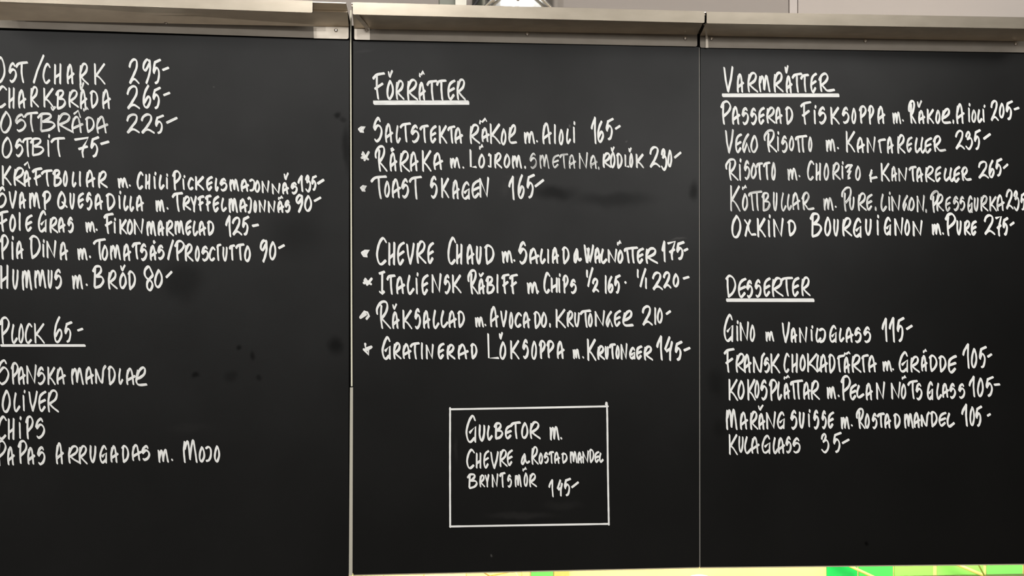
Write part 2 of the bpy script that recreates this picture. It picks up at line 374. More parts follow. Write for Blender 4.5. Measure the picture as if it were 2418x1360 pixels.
class Ink:
    """collects strokes given in photo pixels and lays them on the board face as one thin painted mesh"""
    lift = 0
    def __init__(s): s.v = []; s.f = []; s.uv = []; s.wear = []
    def stroke(s, pts, wear=.2, a=3.9, b=2.25):
        # resample so that widths change gradually
        q = [pts[0]]
        for p in pts[1:]:
            if math.dist(p, q[-1]) > .4: q.append(p)
        if len(q) < 2: q.append((q[0][0]+.3, q[0][1]-.3))
        Ink.lift = (Ink.lift+1) % 9
        y0_ = -.0005 - .00004*Ink.lift; ycur = [y0_]
        n = len(q); dirs = []
        for i in range(n):
            p0 = q[max(i-1, 0)]; p1 = q[min(i+1, n-1)]
            d = (p1[0]-p0[0], p1[1]-p0[1]); l = math.hypot(*d) or 1; dirs.append((d[0]/l, d[1]/l))
        off = random.random()*50; L = 0; rows = []
        def vert(p, u, v):
            w = U(p[0], p[1], ycur[0]); s.v.append(w); s.wear.append(wear); s.uv.append((u, v)); return len(s.v)-1
        for i in range(n):
            if i: L += math.dist(q[i], q[i-1])
            ycur[0] = y0_ - 7e-6*i
            d = dirs[i]; nrm = (-d[1], d[0]); k = 1 + .06*math.sin(off+L*.35)
            sx, sy = nib_support(nrm, a*k, b*k)
            c = q[i]; uu = off + L*.0012
            rows.append([vert((c[0]+sx, c[1]+sy), uu, .0), vert(c, uu, .5*.008), vert((c[0]-sx, c[1]-sy), uu, .008)])
        for i in range(n-1):
            A, B = rows[i], rows[i+1]
            s.f.append((A[0], B[0], B[1], A[1])); s.f.append((A[1], B[1], B[2], A[2]))
        for end in (0, n-1):       # round nib ends
            d = dirs[end]; sg = -1 if end == 0 else 1
            ang = math.atan2(d[1]*sg, d[0]*sg); c = q[end]; uu = s.uv[rows[end][1]][0]
            fan = []; ycur[0] = y0_ - 7e-6*end
            for k in range(9):
                t = ang - math.pi/2 + math.pi*k/8
                ox, oy = nib_support((math.cos(t), math.sin(t)), a, b); fan.append(vert((c[0]+ox, c[1]+oy), uu, .004))
            for k in range(8): s.f.append((rows[end][1], fan[k], fan[k+1]))
    def glyph(s, key, x0, x1, y0, y1, wear=.2, w=1.0):
        a, b = 3.3*w, 1.85*w
        if key in ('v', 'w', '^', 'o'): a *= .82; b *= .82
        elif (x1-x0) < (4.2 if key in 'MNWm' else 2.9)*5: a *= .93; b *= .9
        if key.startswith('*'): a, b = 3.2*w, 2.5*w
        hx, hy = math.hypot(a*NU[0], b*NV[0]), math.hypot(a*NU[1], b*NV[1])
        def lo_hi(u0, u1, h, m_=1.):
            if u1-u0 < 2*h+.6: c = (u0+u1)/2; return c-.3, c+.3
            return u0+h*m_, u1-h*m_
        X0, X1 = lo_hi(x0, x1, hx, .82); Y0, Y1 = lo_hi(y0, y1, hy)
        for kind, pts in G[key]:
            j = .02 if len(key) == 1 and key not in '-_.,/' else 0
            pp = [(X0 + (x+random.uniform(-j, j))*(X1-X0), Y0 + (yy+random.uniform(-j, j)*.6)*(Y1-Y0)) for x, yy in pts]
            if kind == 's': pp = smooth(pp)
            else:
                pp = smooth(pp, 5) if len(pp) > 2 and key in ('A','R','R2','R4','D','P','P2','T','T2','TT','U','i','/','W','7','5','B','I','M','m') and max(
                    abs(pp[i][0]-pp[i-1][0]) for i in range(1, len(pp))) < .26*(X1-X0+1) else pp
            s.stroke(pp, wear*random.uniform(.6, 1.4), a*random.uniform(.94, 1.06), b*random.uniform(.94, 1.06))
    def build(s, name, parent):
        me = bpy.data.meshes.new(name)
        off = Vector(); p = parent
        while p is not None: off += p.location; p = p.parent
        me.from_pydata([v-off for v in s.v], [], s.f)
        at = me.attributes.new('wear', 'FLOAT', 'POINT'); at.data.foreach_set('value', s.wear)
        uv = me.uv_layers.new(name='UVMap')
        for l in me.loops: uv.data[l.index].uv = s.uv[l.vertex_index]
        bm = bmesh.new(); bm.from_mesh(me)
        for f in bm.faces:
            if f.normal.y > 0: f.normal_flip()
        bm.to_mesh(me); bm.free()
        me.materials.append(M_INK)
        o = bpy.data.objects.new(name, me); COL.objects.link(o); o.parent = parent
        return o

CR = {'A': (0, 120, 440), 'B': (0, 380, 400), 'C': (390, 390, 410), 'D': (0, 500, 400), 'E': (330, 500, 370),
      'F': (0, 730, 360, 2040), 'G': (0, 960, 540), 'H': (830, 160, 300), 'I': (830, 260, 400, 2365), 'J': (1220, 260, 420),
      'K': (830, 560, 410), 'L': (1220, 560, 430), 'M': (830, 710, 420), 'N': (1220, 710, 430), 'O': (1040, 940, 420, 1785),
      'P': (1680, 140, 380), 'Q': (2040, 220, 378), 'R': (1690, 290, 380), 'S': (2040, 360, 378), 'T': (1700, 430, 380),
      'U': (1690, 640, 390, 2040), 'V': (2030, 730, 388, 1759), 'W': (1690, 870, 380, 2349)}
CR['A'] = (0, 120, 440, 2302)
# each row: (kind, words, nib weight, wear, data); data = 'crop: glyph x0,x1,y0,y1 ...' in measured units, '|' starts the price, '<' the bullet
LEFT = [
 ('line', 'OST/CHARK 295-', .95, .25, "A: O-75,75,65,400 S100,210,140,400 T190,345,130,400 /400,550,45,405 C525,625,148,412 H660,765,155,415 A822,918,155,415 R975,1100,145,425 K1155,1305,150,420 | 21590,1725,90,420 91758,1870,92,410 51878,1990,95,412 -2003,2090,195,250"),
 ('line', 'CHARKBRÅDA 265-', .95, .3, "A: C-60,85,425,710 H98,188,448,715 A222,322,475,715 R370,480,432,700 K530,665,455,700 B685,815,475,725 R842,975,475,705 v980,1042,385,500 A985,1078,470,720 D1110,1215,485,715 A1258,1370,472,722 | 21565,1732,425,735 61760,1875,418,715 51878,1985,445,720 -2015,2105,505,562"),
 ('line', 'OSTBRÅDA 225-', .95, .7, "A: O0,148,742,1018 S178,328,775,1008 T298,468,748,1008 v625,695,680,745 B460,688,758,1005 R700,890,762,1005 ^905,1000,725,830 w1025,1095,685,755 A880,1030,800,1018 D1052,1172,810,1015 A1185,1335,800,1022 | 21560,1728,772,1028 21740,1910,770,1032 51908,2025,788,1032 -2050,2195,815,902"),
 ('line', 'OSTBIT 75-', .95, .25, "A: O18,158,1058,1330 S180,290,1082,1315 T275,398,1065,1312 B370,548,1068,1305 i575,625,1030,1312 T628,805,1062,1312 | 7920,1112,1060,1325 51108,1225,1052,1320 -1238,1352,1108,1165"),
 ('line', 'KRÄFTBOLLAR m. CHILIPICKELSMAJONNÄS 135-', 1.0, .12, "B: K22,165,62,355 R190,360,85,362 ^340,432,0,112 A335,440,128,370 F458,605,90,358 T585,750,120,368 B750,885,115,372 O898,970,135,368 L1022,1092,148,382 I1118,1165,145,368 A1222,1360,122,380 R1395,1538,138,390 m1675,1825,228,392 .1838,1868,330,372 C1948,2048,145,412 H2068,2150,180,408 i2180,2240,155,405 L2262,2350,190,415 i2368,2400,175,408 C: P98,222,72,350 i228,290,135,345 C312,400,165,352 K412,545,150,352 E568,665,148,360 L690,745,175,368 S755,870,175,370 M895,1030,182,368 A1050,1170,188,372 J1170,1255,188,370 O1245,1325,205,385 N1345,1452,208,392 N1485,1605,245,408 v1650,1722,100,212 A1625,1722,232,408 S1745,1848,230,410 | 11845,1932,135,378 31950,2035,130,385 52030,2112,135,360 -2115,2218,188,272"),
 ('line', 'SVAMP QUESADILLA m. TRYFFELMAJONNÄS 90-', 1.0, .12, "B: S-50,100,358,675 V125,240,420,682 A268,370,438,685 M412,572,435,685 P605,730,422,700 Q815,965,428,690 U990,1072,452,690 E1105,1200,445,682 S1222,1320,440,708 A1348,1468,462,698 D1512,1645,455,715 i1680,1738,425,690 L1758,1835,485,718 L1845,1915,495,730 A1940,2052,485,720 m2215,2350,542,732 .2375,2408,655,700 C: T95,245,370,650 R242,360,425,632 Y350,445,425,660 F450,545,418,645 F555,645,410,645 E660,755,420,658 L775,858,450,655 M882,1010,445,665 A1030,1145,458,658 J1145,1208,435,675 O1228,1280,485,665 N1305,1402,478,662 N1430,1535,490,665 w1568,1645,420,490 A1560,1655,490,668 S1660,1748,480,665 | 91812,1925,400,668 01935,2050,415,650 -2068,2175,435,515"),
 ('line', 'FOIE GRAS m. FIKONMARMELAD 125-', 1.0, .12, "D: F-25,120,-25,290 O130,230,30,290 I262,300,5,275 E358,465,35,288 G540,672,-25,298 R702,830,70,305 A825,935,75,300 S958,1055,68,310 m1215,1360,130,298 .1365,1395,232,280 F1478,1620,12,318 i1618,1658,85,310 K1700,1815,105,325 O1808,1902,100,330 N1910,2050,92,330 M2090,2228,118,350 A2248,2345,118,345 E: R400,528,125,378 M535,685,122,358 E700,800,122,370 L812,905,135,378 A905,1022,135,370 D1038,1150,132,372 | 11322,1420,48,392 21425,1580,72,375 51570,1690,62,370 -1730,1840,182,238"),
 ('line', 'PIA DINA m. TOMATSÅS/PROSCIUTTO 90-', 1.0, .12, "D: P0,128,322,682 i158,200,342,685 A228,335,408,675 D418,582,330,675 i600,642,392,655 N665,805,402,668 A848,972,425,695 m1100,1250,505,695 .1265,1305,615,672 T1325,1510,378,692 O1450,1545,470,698 M1568,1725,460,692 A1755,1872,450,705 T1880,2010,430,685 S1995,2105,450,705 o2180,2228,400,465 A2135,2240,470,698 S2240,2350,465,690 E: /420,528,425,750 P535,695,432,762 R692,830,488,768 O850,930,520,768 S945,1070,518,768 C1065,1168,535,765 T2=1185,1258,490,760 U1275,1360,535,768 T1375,1470,500,755 T1475,1615,485,755 O1608,1718,520,780 | 91850,1975,420,790 01995,2110,450,752 -2135,2240,498,578"),
 ('line', 'HUMMUS m. BRÖD 80-', 1.0, .12, "D: H-5,132,755,1105 U172,272,815,1112 M308,458,815,1122 M488,662,812,1098 U678,755,825,1098 S768,888,808,1112 m1025,1185,885,1110 .1218,1258,1020,1065 B1315,1490,758,1105 R1538,1680,830,1110 v1715,1795,750,855 O1700,1812,860,1105 D1822,1940,838,1120 | 82045,2200,765,1138 E: 0222,362,885,1180 -398,505,910,1028"),
 ('heading', 'PLOCK 65-', .92, .1, "F: P-5,130,100,465 L145,240,195,468 O245,320,192,460 C330,432,180,465 K450,598,182,460 | 6718,842,90,455 5855,968,158,450 -1032,1115,248,300 ; _6,1145,474,500"),
 ('line', 'SPANSKA MANDLAR', .95, .3, "F: S-40,128,665,1015 P145,250,708,1012 A238,342,765,1010 N355,492,738,1005 S490,608,765,1020 K628,745,768,1018 A752,880,770,1010 M950,1118,772,1012 A1138,1255,765,1005 N2=1265,1422,745,1000 D1440,1550,758,1018 L1582,1650,785,1012 A1682,1812,780,1018 R3=1805,1970,765,1030"),
 ('line', 'OLIVER', .95, .2, "F: O22,150,1080,1386 L175,272,1110,1380 i290,350,1075,1370 V380,505,1090,1375 E510,622,1090,1375 R630,790,1075,1385"),
 ('line', 'CHIPS', .95, .2, "G: C-30,72,92,352 H78,160,118,352 i192,232,100,345 P268,355,95,348 S368,478,115,342"),
 ('line', 'PAPAS ARRUGADAS m. MOJO', .95, .25, "G: P-40,68,355,628 A75,155,420,622 P188,290,352,608 A288,370,425,615 S388,482,415,620 A588,675,375,610 R718,840,408,602 R830,928,405,610 U945,1022,408,598 G1050,1135,405,602 A1165,1252,410,595 D1285,1365,405,598 A1390,1495,395,575 S1490,1590,405,575 m1665,1785,440,595 .1808,1832,548,578 M1935,2088,338,595 O2100,2170,418,592 J2170,2240,412,588 O2262,2328,408,592"),
]
MIDDLE = [
 ('heading', 'FÖRRÄTTER', 1.0, .3, "H: F400,635,82,612 v692,790,38,198 O662,808,232,612 R838,1008,230,615 R1048,1270,205,622 w1282,1392,42,192 A1275,1412,265,618 T1428,1632,225,622 T1612,1808,218,622 E1820,1980,225,620 R1998,2178,200,620 ; _415,2238,622,705"),
 ('line', 'SALTSTEKTA RÄKOR m. AIOLI 165-', .97, .3, "I: <*85,200,215,325 > S295,435,92,450 A465,582,180,460 L615,690,210,465 T675,828,172,450 S822,950,200,465 T950,1078,200,462 E1092,1190,210,465 K1215,1335,210,470 T1338,1450,215,465 A1435,1555,240,470 R1645,1798,192,475 w1778,1895,98,208 A1812,1925,240,450 K1925,2080,185,475 O2085,2165,255,492 R3=2185,2310,195,472 J: m95,250,278,462 .262,292,402,445 A345,475,168,465 I505,535,190,462 O572,640,255,478 L670,738,248,465 i762,800,150,452 | 11010,1092,88,462 61092,1192,140,445 51205,1318,103,412 -1335,1415,200,268"),
 ('line', 'RÅRAKA m. LÖJROM, SMETANA, RÖDLÖK 230-', .95, .6, "I: !.3 <*2=125,258,570,715 > R2=322,500,488,860 o540,605,515,590 A530,638,585,855 R668,818,565,865 A812,935,575,855 K978,1118,558,860 A1140,1278,590,838 m1370,1515,650,818 .1548,1575,785,820 L1=1645,1748,545,815 w1780,1842,465,560 O1770,1868,605,815 J2=1905,1955,595,808 R1990,2105,590,815 O2122,2218,605,812 J: M-65,72,600,800 ,100,130,755,800 ~.76 !1.1 S170,278,578,800 M310,445,590,800 E480,580,600,790 T580,700,588,800 A705,808,600,798 N848,970,568,800 A995,1100,608,800 ,1105,1125,765,815 ~.95 !.4 R1165,1285,572,785 v1278,1332,492,575 O1270,1345,560,790 D1355,1440,578,798 L1=1465,1530,600,785 v1518,1565,505,580 O1530,1585,580,785 K1612,1732,590,790 | 21805,1955,485,795 31960,2050,518,828 02050,2115,535,778 -2138,2240,562,660"),
 ('line', 'TOAST SKAGEN 165-', .98, .35, "I: <*118,215,1038,1145 > T270,495,908,1248 O455,540,985,1222 A560,690,950,1230 S690,805,950,1235 T800,980,918,1248 S1092,1205,915,1238 K1245,1365,945,1232 A1405,1508,965,1245 G1532,1658,990,1250 E1672,1800,965,1235 N1785,1920,928,1225 | 12190,2285,912,1260 J: 612,112,872,1210 5125,245,862,1205 -242,375,935,1052"),
 ('line', 'CHEVRE CHAUD m. SALLAD & WALNÖTTER 175-', 1.02, .1, "K: <*125,255,160,290 > C340,495,-5,398 H505,618,65,395 E630,745,58,395 V760,880,75,385 R900,1045,42,372 E1052,1150,65,375 C1335,1458,-5,385 H1452,1550,88,382 A1600,1710,92,382 U1732,1818,118,382 D1848,1992,98,385 m2088,2245,178,365 .2250,2285,302,348 L: S18,145,50,365 A165,298,138,358 L305,388,148,360 I405,432,155,352 A465,562,132,355 D602,702,122,362 &750,865,142,348 W892,1030,98,352 A1030,1125,130,350 L1110,1205,150,358 N1210,1335,150,345 w1330,1392,32,118 O1335,1418,165,352 TT=1422,1615,122,350 E1592,1690,135,355 R1705,1875,130,355 | 11925,1982,45,335 72000,2120,42,308 52110,2228,50,305 -2215,2280,140,195"),
 ('line', 'ITALIENSK RÅBIFF m CHIPS 1/2 165- 1/1 220-', 1.0, .1, "K: <*2=155,300,560,680 > I2=378,470,465,805 T488,612,515,805 A618,745,540,795 L768,878,520,805 i882,940,490,795 E972,1075,512,808 N1115,1255,498,782 S1282,1380,512,798 K1395,1532,520,785 R2=1612,1768,445,798 v1770,1845,488,560 A1765,1860,570,795 B1865,1995,535,798 I2010,2055,512,785 F2085,2200,505,790 F2195,2315,505,795 L: m132,285,585,758 .270,300,700,738 C355,445,458,750 H445,555,530,740 i545,590,475,740 P610,690,500,752 S705,800,550,758 | I915,955,430,540 /935,1020,395,665 21002,1095,540,740 I1165,1200,500,752 61208,1290,510,748 51290,1380,492,755 .1422,1468,575,628 | I1588,1628,420,545 /1630,1722,408,668 I1702,1732,530,690 21798,1945,455,712 21945,2055,452,688 02070,2160,478,668 -2205,2295,512,565"),
 ('line', 'RÄKSALLAD m. AVOCADO, KRUTONGER 210-', .97, .2, "M: <*3=105,255,120,268 > R2=330,535,-5,385 v555,622,35,128 A548,650,145,385 K690,825,120,390 S850,945,95,390 A970,1070,130,382 L1100,1195,120,385 L1205,1318,125,370 A1315,1428,130,370 D1440,1540,130,370 m1675,1800,210,365 .1808,1832,310,350 A1880,2000,68,362 V2022,2118,125,362 O2140,2202,150,382 C2215,2315,155,370 N: A80,180,145,365 D225,322,135,378 O320,405,148,358 ,430,455,295,358 K510,652,108,365 R662,760,128,350 U762,842,150,352 T840,988,115,358 O945,1012,162,352 N1038,1172,125,345 G2=1178,1282,132,355 E1288,1388,120,348 R3=1398,1552,120,345 | 21662,1810,60,340 I1825,1855,85,320 01862,1942,92,305 -1980,2050,125,190"),
 ('line', 'GRATINERAD LÖKSOPPA m. KRUTONGER 145-', 1.0, .1, "M: <*4=150,288,565,748 > G408,540,482,805 R565,680,560,800 A690,815,578,795 T795,928,562,798 I930,985,565,798 N1012,1118,585,800 E1168,1265,568,800 R1290,1412,585,800 A1440,1590,578,798 D1618,1712,575,800 L1=1838,2005,440,802 v2005,2060,425,535 O2010,2108,550,805 K2152,2285,535,800 N: S72,162,505,775 O192,272,530,785 P295,385,520,775 P395,498,525,765 A530,635,532,775 m742,838,632,775 .872,895,735,770 K930,1058,502,798 R1068,1172,590,788 U1170,1225,600,782 T1225,1315,562,778 O1312,1370,588,778 N1382,1472,562,785 G1492,1580,610,782 E1582,1668,590,785 R1685,1810,592,795 | 11855,1948,460,798 41955,2075,468,805 52092,2200,532,802 -2215,2308,612,675"),
 ('line', 'GULBETOR m.', .95, .1, "O: G250,365,165,450 U382,455,265,438 L465,525,270,428 B535,630,240,418 E645,720,265,415 T700,805,232,412 O808,885,240,410 R892,1005,230,412 m1092,1192,275,425 .1200,1225,388,418"),
 ('line', 'CHEVRE & ROSTADMANDEL', .85, .1, "O: C258,345,505,712 H352,415,545,708 E430,490,522,708 V500,585,530,712 R590,675,512,692 E665,728,515,682 &805,898,552,672 R912,985,482,668 O985,1030,545,665 S1035,1088,540,660 T1085,1140,530,660 A1140,1200,538,660 D1215,1275,545,658 M1298,1375,525,655 A1375,1425,535,655 N1425,1490,525,655 D1492,1545,508,652 E1545,1595,530,652 L1590,1638,545,650"),
 ('line', 'BRYNT SMÖR 145-', .85, .15, "O: B268,375,752,912 R390,448,765,895 Y445,492,760,898 N515,580,755,898 T590,652,742,898 S668,718,762,900 M745,815,760,895 w822,868,685,740 O835,880,745,890 R888,968,752,895 | 11085,1142,812,995 41165,1228,815,990 51235,1310,798,985 -1312,1390,835,905"),
]
RIGHT = [
 ('heading', 'VARMRÄTTER', .97, .25, "P: V178,332,98,498 A378,488,210,500 R538,702,188,498 M710,882,222,498 R930,1085,185,498 v1100,1160,88,222 A1115,1215,240,510 T1205,1362,200,505 T1335,1465,215,498 E1482,1585,200,508 R4=1608,1855,198,498 ; _160,1920,512,568"),
 ('line', 'PASSERAD FISKSOPPA m. RÄKOR, AIOLI 205-', .95, .35, "P: P135,300,620,982 A305,430,702,985 S448,565,715,988 S580,685,725,990 E700,802,712,985 R822,965,710,968 A955,1065,715,972 D1108,1228,705,985 F1335,1495,625,985 i1525,1585,685,980 S1598,1730,708,978 K1782,1925,715,982 S1955,2075,710,975 O2102,2178,728,975 P2215,2330,690,972 Q: P62,155,180,475 A202,320,190,468 m428,562,272,470 .578,602,392,432 R2=665,790,100,462 v800,880,105,225 A818,925,252,465 K945,1060,235,465 O1078,1158,248,468 R3=1165,1315,220,465 ,1335,1365,395,465 A1390,1520,150,465 i1568,1612,145,440 O1622,1700,245,450 L1710,1790,240,455 i1775,1845,168,445 | 21912,2038,100,430 02040,2125,145,382 52135,2248,108,412 -2262,2350,205,262"),
 ('line', 'VEGO RISOTTO m. KANTARELLER 235-', .92, .5, "R: V138,272,95,460 E290,395,158,458 G2=392,525,155,455 O520,638,180,452 R2=718,920,95,445 i920,955,125,430 S980,1085,185,455 O1100,1182,195,425 TT=1192,1378,180,450 O1388,1452,205,440 m1650,1800,235,440 .1820,1855,360,400 K1948,2098,118,445 A2118,2238,210,455 N2272,2402,205,455 Q: T2=212,330,682,908 A345,450,655,915 R498,628,618,915 E640,732,655,895 L762,860,665,910 L850,940,655,912 E912,1030,662,912 R4=1042,1240,632,892 | 21378,1528,552,862 31530,1648,570,860 51655,1765,540,862 -1800,1918,602,705"),
 ('line', 'RISOTTO m. CHORIZO & KANTARELLER 265-', .92, .55, "R: R2=142,340,530,870 i342,392,535,875 S420,520,558,862 O522,618,600,845 T602,712,590,860 T712,820,580,862 O835,905,590,865 m1072,1225,670,868 .1240,1275,780,820 C1370,1480,562,868 H1495,1588,595,868 O1620,1708,600,868 R1748,1878,592,860 i1885,1925,575,850 Z1942,2062,612,862 O2095,2182,640,872 S: &2=72,205,252,455 K248,392,155,440 A412,500,205,438 N520,652,222,440 T675,795,200,445 A788,895,215,448 R922,1068,198,450 E1068,1168,205,450 L1200,1300,232,440 L1285,1380,225,445 E1350,1455,205,458 R4=1468,1628,208,435 | 21725,1890,120,405 61880,1980,110,390 51980,2090,82,370 -2098,2182,165,252"),
 ('line', 'KÖTTBULLAR m. PURE, LINGON, PRESSGURKA 235', .88, .75, "T: K145,310,48,440 w330,405,35,125 O330,425,165,435 TT=425,640,125,435 B625,760,145,440 U795,870,148,435 L915,1000,152,440 L1005,1085,172,430 A1082,1205,150,420 R4=1228,1420,142,430 m1548,1705,220,430 .1722,1758,350,390 P2=1820,1982,65,445 U1940,2028,215,425 R2068,2205,155,435 E2195,2295,172,430 ,2328,2352,365,435 S: L248,350,620,895 i360,408,590,885 N415,550,640,890 G2=578,682,640,885 O672,768,670,885 N798,918,640,905 ,928,952,850,915 P2=998,1140,570,915 R1090,1210,620,890 E1225,1315,660,895 S1340,1440,655,888 S1440,1530,655,885 G1560,1645,645,912 U1658,1738,675,890 R1755,1880,642,890 K1890,2010,655,890 A2000,2125,632,885 | 22142,2262,552,870 32258,2352,570,890 52360,2440,600,880"),
 ('line', 'OXKIND BOURGUIGNON m. PURE 275-', 1.0, .1, "T: O168,328,490,845 X362,548,540,825 K552,690,535,830 i712,768,485,828 N800,955,535,830 D1015,1145,560,818 B1350,1532,452,832 O1565,1675,518,818 U1702,1790,550,815 R1835,1988,525,818 G1998,2135,535,838 U2178,2288,545,805 i2350,2395,485,805 S: G298,415,968,1255 N460,595,975,1260 O610,700,1005,1260 N735,885,1020,1268 m1020,1165,1060,1252 .1180,1212,1200,1248 P1225,1392,912,1265 U1395,1480,1020,1252 R1508,1615,1018,1252 E1612,1705,1022,1258 | 21812,1985,928,1258 71985,2090,945,1275 52088,2182,972,1258 -2200,2275,1042,1115"),
 ('heading', 'DESSERTER', .95, .12, "U: D122,252,45,332 E272,382,82,335 S372,462,108,335 S478,568,98,332 E588,680,78,320 R690,838,72,320 T798,952,68,312 E938,1035,72,320 R1055,1172,68,310 ; _130,1218,338,382"),
 ('line', 'GINO m VANILJGLASS 115-', .95, .12, "U: G95,222,528,875 i250,285,608,870 N298,412,618,868 O420,488,660,875 m612,720,735,872 V815,918,625,888 A925,1005,695,885 N1030,1132,685,888 i1165,1210,668,870 L1230,1305,700,885 J1275,1362,700,888 G1400,1500,662,888 L1520,1590,698,880 A1602,1702,690,885 S1708,1805,688,892 S1820,1922,680,892 V: | 1235,305,92,355 1312,385,82,358 5392,478,82,352 -495,568,165,225"),
 ('line', 'FRANSK CHOKLADTÅRTA m. GRÄDDE 105-', .95, .15, "U: F100,230,950,1258 R245,370,1008,1255 A345,440,1020,1258 N2=452,610,1005,1260 S590,672,1060,1262 K672,795,1015,1262 C838,912,1008,1262 H930,1020,1015,1260 O1035,1115,1025,1240 K1120,1265,1012,1252 L1240,1310,1030,1245 A1285,1385,1025,1255 D1390,1480,1020,1265 T2=1500,1590,1030,1252 w1580,1665,985,1050 A1580,1660,1055,1262 R1675,1800,1025,1255 T2=1800,1890,1025,1255 A1880,1988,1035,1252 V: m240,345,545,670 .345,370,630,658 G415,525,450,678 R540,645,498,680 w675,720,420,475 A655,725,490,668 D742,832,485,672 D845,930,492,678 E938,1042,490,688 | 11100,1188,365,638 01190,1260,415,635 51270,1360,392,635 -1365,1418,472,520"),
 ('line', 'KOKOSPLÄTTAR m. PECANNÖTSGLASS 105-', .93, .15, "W: K180,328,150,472 O318,425,170,455 K455,585,150,472 O565,640,165,438 S648,760,155,470 P778,900,155,472 L895,970,185,468 w990,1082,88,170 A990,1085,205,450 TT=1085,1278,160,455 A1275,1385,190,455 R1385,1522,170,460 m1618,1755,252,450 .1778,1812,375,425 P1825,1975,98,468 E1952,2062,222,465 L2045,2170,235,440 V: A62,140,785,978 N175,272,772,970 N335,440,775,965 w448,500,702,760 O440,500,795,965 T512,620,758,965 S595,672,785,978 G718,790,770,972 L818,880,785,972 A880,955,790,950 S955,1032,790,962 S1052,1132,790,962 | 11168,1245,712,942 01255,1330,732,942 51342,1435,715,938 -1435,1505,792,822"),
 ('line', 'MARÄNG SUISSE m. ROSTADMANDEL 105-', .95, .15, "W: M148,315,572,900 A350,472,625,895 R500,622,618,895 v615,700,525,620 A620,722,648,895 N738,880,622,888 G892,1015,622,888 S1085,1195,598,898 U1212,1302,630,875 i1338,1390,595,862 S1420,1512,598,892 S1540,1622,608,888 E1632,1728,628,882 m1820,1955,690,888 .1970,2005,812,850 R2=2045,2185,572,885 O2175,2250,655,880 V: S128,190,1108,1288 T185,268,1105,1272 A262,335,1112,1278 D362,438,1112,1285 M475,575,1105,1278 A575,650,1100,1272 N2=650,750,1095,1260 D755,835,1088,1265 E842,930,1098,1260 L925,1020,1105,1268 | 11088,1165,1012,1258 01175,1235,1040,1250 51235,1310,1032,1262 -1362,1405,1112,1152"),
 ('line', 'KULAGLASS 35-', .88, .3, "W: K185,325,955,1262 U330,412,985,1228 L412,530,985,1250 A515,640,990,1245 G668,805,965,1248 L830,920,1000,1250 A905,1010,1000,1245 S1015,1110,985,1242 S1115,1242,1005,1245 | 31535,1660,940,1240 51702,1835,925,1232 -1840,1955,1022,1105"),
]
def write_row(board, row):
    kind, words, w, wear, data = row
    inks = {'text': Ink(), 'price': Ink(), 'bullet': Ink(), 'underline': Ink()}; cur = 'text'; crop = None
    prices = []; wordlist = [inks['text']]; last = None; box_ = [9e9, -9e9, 9e9, -9e9]
    for tok in data.split():
        if tok.endswith(':') and tok[:-1] in CR: crop = CR[tok[:-1]]; continue
        if tok == '|':
            if inks['price'].v: prices.append(inks['price']); inks['price'] = Ink()
            cur = 'price'; continue
        if tok == ';': cur = 'underline'; continue
        if tok == '>': cur = 'text'; continue
        if tok[0] == '~': w = float(tok[1:]); continue
        if tok[0] == '!': wear = float(tok[1:]); continue
        if tok.startswith('<'): cur = 'bullet'; tok = tok[1:]
        if '=' in tok: key, nums = tok.split('=')
        else: key, nums = tok[0], tok[1:]
        x0, x1, y0, y1 = [float(t) for t in nums.split(',')]
        s = (crop[3] if len(crop) > 3 else 2418)/crop[2]
        gx0, gx1 = crop[0]+x0/s, crop[0]+x1/s
        if cur == 'text':
            if last is not None and gx0-last > 11 and key not in ('v', 'w', '^', 'o'):
                inks['text'] = Ink(); wordlist.append(inks['text'])
            last = gx1 if last is None else max(last, gx1)
        inks[cur].glyph(key, crop[0]+x0/s, crop[0]+x1/s, crop[1]+y0/s, crop[1]+y1/s, wear*(2.2 if cur == 'bullet' else (.6 if cur == 'price' else 1)), w)
    name = 'menu_heading' if kind == 'heading' else 'menu_line'
    a = wordlist[0].v[0]
    t = bpy.data.objects.new(name, None); COL.objects.link(t); t.parent = board; t.location = Vector((a.x, 0, a.z)) - board.location
    for wd_ in wordlist: wd_.build('word', t)
    t['label'] = ('large white handwritten heading reading ' if kind == 'heading' else 'white handwritten line reading ') + words
    for p_ in prices: p_.build('price', t)
    for k, nm in (('price', 'price'), ('bullet', 'bullet_star'), ('underline', 'underline')):
        if inks[k].v: inks[k].build(nm, t)

